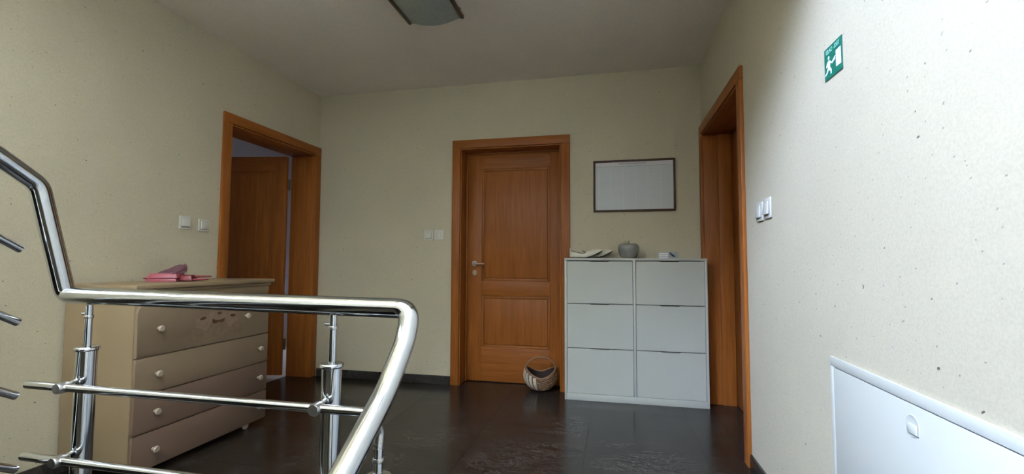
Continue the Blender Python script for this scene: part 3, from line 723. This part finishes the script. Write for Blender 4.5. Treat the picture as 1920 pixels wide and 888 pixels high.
# ------------------------------------------------------------------ wall things
# framed planner
p = tag(empty('framed_planner', (0.18, YB, 1.45)), 'year planner sheet in a thin dark brown frame above the shoe cabinet', 'picture')
fx0, fx1, fz0, fz1, fw_ = -0.136, 0.497, 1.450, 1.866, 0.015
bx('frame_rail', (fx0, fx1, YB-0.022, YB-0.001, fz0, fz0+fw_), M['frame'], p, 0.002)
bx('frame_rail', (fx0, fx1, YB-0.022, YB-0.001, fz1-fw_, fz1), M['frame'], p, 0.002)
bx('frame_stile', (fx0, fx0+fw_, YB-0.022, YB-0.001, fz0+fw_, fz1-fw_), M['frame'], p, 0.002)
bx('frame_stile', (fx1-fw_, fx1, YB-0.022, YB-0.001, fz0+fw_, fz1-fw_), M['frame'], p, 0.002)
sh = bx('sheet', (fx0+fw_, fx1-fw_, YB-0.010, YB-0.002, fz0+fw_, fz1-fw_), M['planner'], p)
bx('sheet_header', (fx0+fw_+0.003, fx1-fw_-0.003, YB-0.0106, YB-0.0099, fz1-0.047, fz1-fw_-0.002), plain('planner_header', (0.60, 0.57, 0.58), 0.6), sh)
hz = fz1-0.050
xk = fx0+fw_+0.008
for w_ in (0.052, 0.060, 0.040, 0.034, 0.058, 0.056, 0.074, 0.100):
    bx('header_rule', (xk, xk+w_, YB-0.0107, YB-0.0099, hz-0.0015, hz+0.0015), M['greycard'], sh); xk += w_+0.012
bx('title_print', (fx0+0.20, fx0+0.42, YB-0.0110, YB-0.0105, fz1-0.034, fz1-0.024), plain('planner_title', (0.42, 0.41, 0.42), 0.6, 0, 0.3, 120), sh)

# switches and sockets
def plate(name, wall, c, z, w, kind, label, group):
    def B(u0, u1, d0, d1, z0, z1):             # u along wall, d out of the wall
        if wall == 'left': return (XL+d0, XL+d1, c+u0, c+u1, z+z0, z+z1)
        if wall == 'right': return (XR-d1, XR-d0, c+u0, c+u1, z+z0, z+z1)
        return (c+u0, c+u1, YB-d1, YB-d0, z+z0, z+z1)
    base = {'left': (XL, c, z), 'right': (XR, c, z), 'back': (c, YB, z)}[wall]
    e = tag(empty(name, base), label, 'socket' if kind == 'socket' else 'switch', group)
    h = w/2
    bx('surround', B(-h, h, 0.0005, 0.009, -h, h), M['plastic'], e, 0.003)
    if kind == 'switch':
        bx('gap', B(-h*0.70, h*0.70, 0.0085, 0.0095, -h*0.72, h*0.72), M['plasticd'], e)
        bm = bmesh.new(); box(bm, *B(-h*0.66, h*0.66, 0.0095, 0.013, -h*0.62, h*0.68), bev=0.0015)
        for v in bm.verts:                      # rocker tilted, lower edge proud
            t_ = (z+h*0.68-v.co.z)/(h*1.3)
            if wall == 'left' and v.co.x > XL+0.011: v.co.x += 0.007*t_
            if wall == 'right' and v.co.x < XR-0.011: v.co.x -= 0.007*t_
            if wall == 'back' and v.co.y < YB-0.011: v.co.y -= 0.007*t_
        obj('rocker', bm, M['plastic'], e, True, 35)
    else:
        ax = {'left': 'x', 'right': 'x', 'back': 'y'}[wall]; s = {'left': 1, 'right': -1, 'back': -1}[wall]
        bm = bmesh.new(); lathe(bm, [(h*0.56, 0.0), (h*0.56, s*0.002), (h*0.50, s*0.002), (h*0.48, -s*0.001), (0, -s*0.001)], (base[0]+(s*0.0095 if ax == 'x' else 0), base[1]+(s*0.0095 if ax == 'y' else 0), z), ax, 24)
        obj('socket_ring', bm, M['plastic'], e, True)
        for u in (-0.0095, 0.0095):
            bm = bmesh.new(); lathe(bm, [(0.003, 0), (0.003, s*0.0006), (0, s*0.0006)], (base[0]+(s*0.0087 if ax == 'x' else u), base[1]+(s*0.0087 if ax == 'y' else u), z), ax, 10)
            obj('contact_hole', bm, M['black'], e)
    return e
plate('light_switch', 'left', 2.379, 1.288, 0.084, 'switch', 'cream light switch on the left wall, farther from the door frame', 'switches on the left wall')
plate('light_switch', 'left', 2.513, 1.280, 0.080, 'switch', 'cream light switch on the left wall nearest the door frame', 'switches on the left wall')
plate('light_switch', 'back', -1.562, 1.276, 0.086, 'switch', 'cream light switch on the back wall left of the socket', 'fittings beside the closed door')
plate('wall_socket', 'back', -1.465, 1.279, 0.088, 'socket', 'cream wall socket on the back wall beside the closed door', 'fittings beside the closed door')
plate('light_switch', 'right', 2.338, 1.286, 0.090, 'switch', 'white rocker switch on the bright right wall nearer the doorway', 'switches on the right wall')
plate('light_switch', 'right', 2.230, 1.291, 0.092, 'switch', 'white rocker switch on the bright right wall farther from the doorway', 'switches on the right wall')

# exit sign
s = tag(empty('exit_sign', (XR, 1.588, 1.69)), 'small green emergency exit sign with running figure on the right wall', 'sign')
sy_far, sy_near, sz0, sz1 = 1.646, 1.531, 1.637, 1.742
bx('plate', (XR-0.0025, XR-0.0003, sy_near, sy_far, sz0, sz1), M['signedge'], s)
bx('green_field', (XR-0.0030, XR-0.0024, sy_near+0.003, sy_far-0.003, sz0+0.003, sz1-0.002), M['green'], s)
def SP(u, v): return (XR-0.0030, sy_far-u*(sy_far-sy_near), sz0+v*(sz1-sz0))       # u 0..1 left to right, v up
def sprint(name, pts, mat, parent=s):
    bm = bmesh.new(); prism(bm, [SP(u, v) for u, v in pts], (-0.0005, 0, 0)); return obj(name, bm, mat, parent)
sprint('door_symbol', [(0.68, 0.20), (0.95, 0.19), (0.95, 0.70), (0.68, 0.69)], M['signwhite'])
fg = sprint('figure_body', [(0.10, 0.41), (0.16, 0.53), (0.26, 0.58), (0.33, 0.555), (0.45, 0.46), (0.62, 0.50), (0.66, 0.47), (0.46, 0.40), (0.36, 0.47), (0.33, 0.36), (0.42, 0.24), (0.41, 0.12), (0.36, 0.12), (0.35, 0.22), (0.26, 0.29), (0.18, 0.20), (0.05, 0.15), (0.03, 0.19), (0.13, 0.25), (0.20, 0.36), (0.19, 0.44), (0.14, 0.40)], M['signwhite'])
sprint('figure_head', [(0.27+0.045*math.cos(2*math.pi*k/12), 0.655+0.055*math.sin(2*math.pi*k/12)) for k in range(12)], M['signwhite'], s)
sprint('figure_arm', [(0.44, 0.42), (0.64, 0.52), (0.66, 0.56), (0.62, 0.56), (0.43, 0.46)], M['signwhite'])
cu = bpy.data.curves.new('sign_text', 'FONT'); cu.body = 'IZLAZ - EXIT'; cu.size = 0.019; cu.align_x = 'CENTER'; cu.align_y = 'CENTER'; cu.extrude = 0.0002
to = bpy.data.objects.new('sign_text', cu); C.objects.link(to)
bpy.context.view_layer.update()
me = bpy.data.meshes.new_from_object(to.evaluated_get(bpy.context.evaluated_depsgraph_get()))
bpy.data.objects.remove(to); bpy.data.curves.remove(cu)
for v in me.vertices:
    x, y, z = v.co; cc = Vector((XR-0.0033-z, 1.5885-x*0.82, sz0+0.855*(sz1-sz0)+y))-ORI[s]; v.co = cc
me.materials.clear(); me.materials.append(M['signtext'])
lt = bpy.data.objects.new('lettering', me); C.objects.link(lt); lt.parent = s

# distribution box cover, right wall
e = tag(empty('fuse_box', (XR, 1.2, 0.1)), 'white metal fuse box cover with a round latch, low on the right wall', 'fuse box')
fy0, fy1, fz0, fz1 = 0.70, 1.672, 0.06, 0.746
ft = 0.026
for dm in ((XR-0.006, XR-0.0003, fy0, fy1, fz1-ft-0.004, fz1), (XR-0.006, XR-0.0003, fy0, fy1, fz0, fz0+ft), (XR-0.006, XR-0.0003, fy0, fy0+ft, fz0+ft, fz1-ft-0.004), (XR-0.006, XR-0.0003, fy1-ft+0.003, fy1, fz0+ft, fz1-ft-0.004)):
    bx('frame', dm, M['boxwhite'], e, 0.0015)
bx('gap', (XR-0.0012, XR-0.0004, fy0+0.02, fy1-0.02, fz0+0.02, fz1-0.02), M['boxgap'], e)
dy0, dy1, dz0, dz1 = fy0+ft+0.0015, fy1-ft+0.0022, fz0+ft+0.0015, fz1-ft-0.0068
LKY, LKZ = 1.262, 0.664
dr = bx('cover_door', (XR-0.0068, XR-0.0012, dy0, dy1, dz0, dz1), M['boxwhite'], e, 0.001)
bm = bmesh.new(); lathe(bm, [(0.026, -0.0066), (0.026, -0.0076), (0.0245, -0.0082), (0.022, -0.0072), (0.017, -0.0069), (0, -0.0069)], (XR, LKY, LKZ), 'x', 32); lk = obj('latch', bm, M['boxwhite'], dr, True)
bm = bmesh.new(); box(bm, XR-0.0125, XR-0.0068, LKY-0.020, LKY+0.016, LKZ-0.018, LKZ+0.006, bev=0.004); obj('latch_tongue', bm, M['boxwhite'], lk, True)
bx('latch_slot', (XR-0.0074, XR-0.0068, LKY-0.021, LKY+0.017, LKZ-0.021, LKZ-0.0175), M['boxgap'], lk)

# ------------------------------------------------------------------ ceiling lamp
lx0, lx1, ly0, ly1 = -1.238, -0.872, 2.215, 2.583
l = tag(empty('ceiling_lamp', (-1.055, 2.40, H)), 'square ceiling lamp with curved frosted glass and two dark metal side bars', 'lamp')
bx('base_plate', (lx0+0.02, lx1-0.02, ly0+0.03, ly1-0.03, H-0.032, H-0.0005), M['pvc'], l, 0.003)
for x in (lx0, lx1-0.020): bx('side_bar', (x, x+0.020, ly0, ly1, H-0.060, H-0.038), M['bronze'], l, 0.003)
for x in (lx0+0.006, lx1-0.014):
    for y in (ly0+0.05, ly1-0.06): bx('bracket', (x, x+0.008, y, y+0.016, H-0.038, H-0.0325 + 0.012), M['bronze'], l)
bm = bmesh.new(); n = 20; A_ = []; B_ = []
for k in range(n+1):
    u = k/n; x = lx0+0.016+(lx1-lx0-0.032)*u; z = H-0.050-0.034*math.sin(math.pi*u)
    A_.append((bm.verts.new((x, ly0+0.004, z)), bm.verts.new((x, ly0+0.004, z+0.005)))); B_.append((bm.verts.new((x, ly1-0.002, z)), bm.verts.new((x, ly1-0.002, z+0.005))))
for k in range(n):
    for q in (0, 1): bm.faces.new((A_[k][q], A_[k+1][q], B_[k+1][q], B_[k][q]))
    bm.faces.new((A_[k][0], A_[k+1][0], A_[k+1][1], A_[k][1])); bm.faces.new((B_[k][0], B_[k+1][0], B_[k+1][1], B_[k][1]))
for k in (0, n): bm.faces.new((A_[k][0], A_[k][1], B_[k][1], B_[k][0]))
obj('glass_shade', bm, M['glass'], l, True, 40)
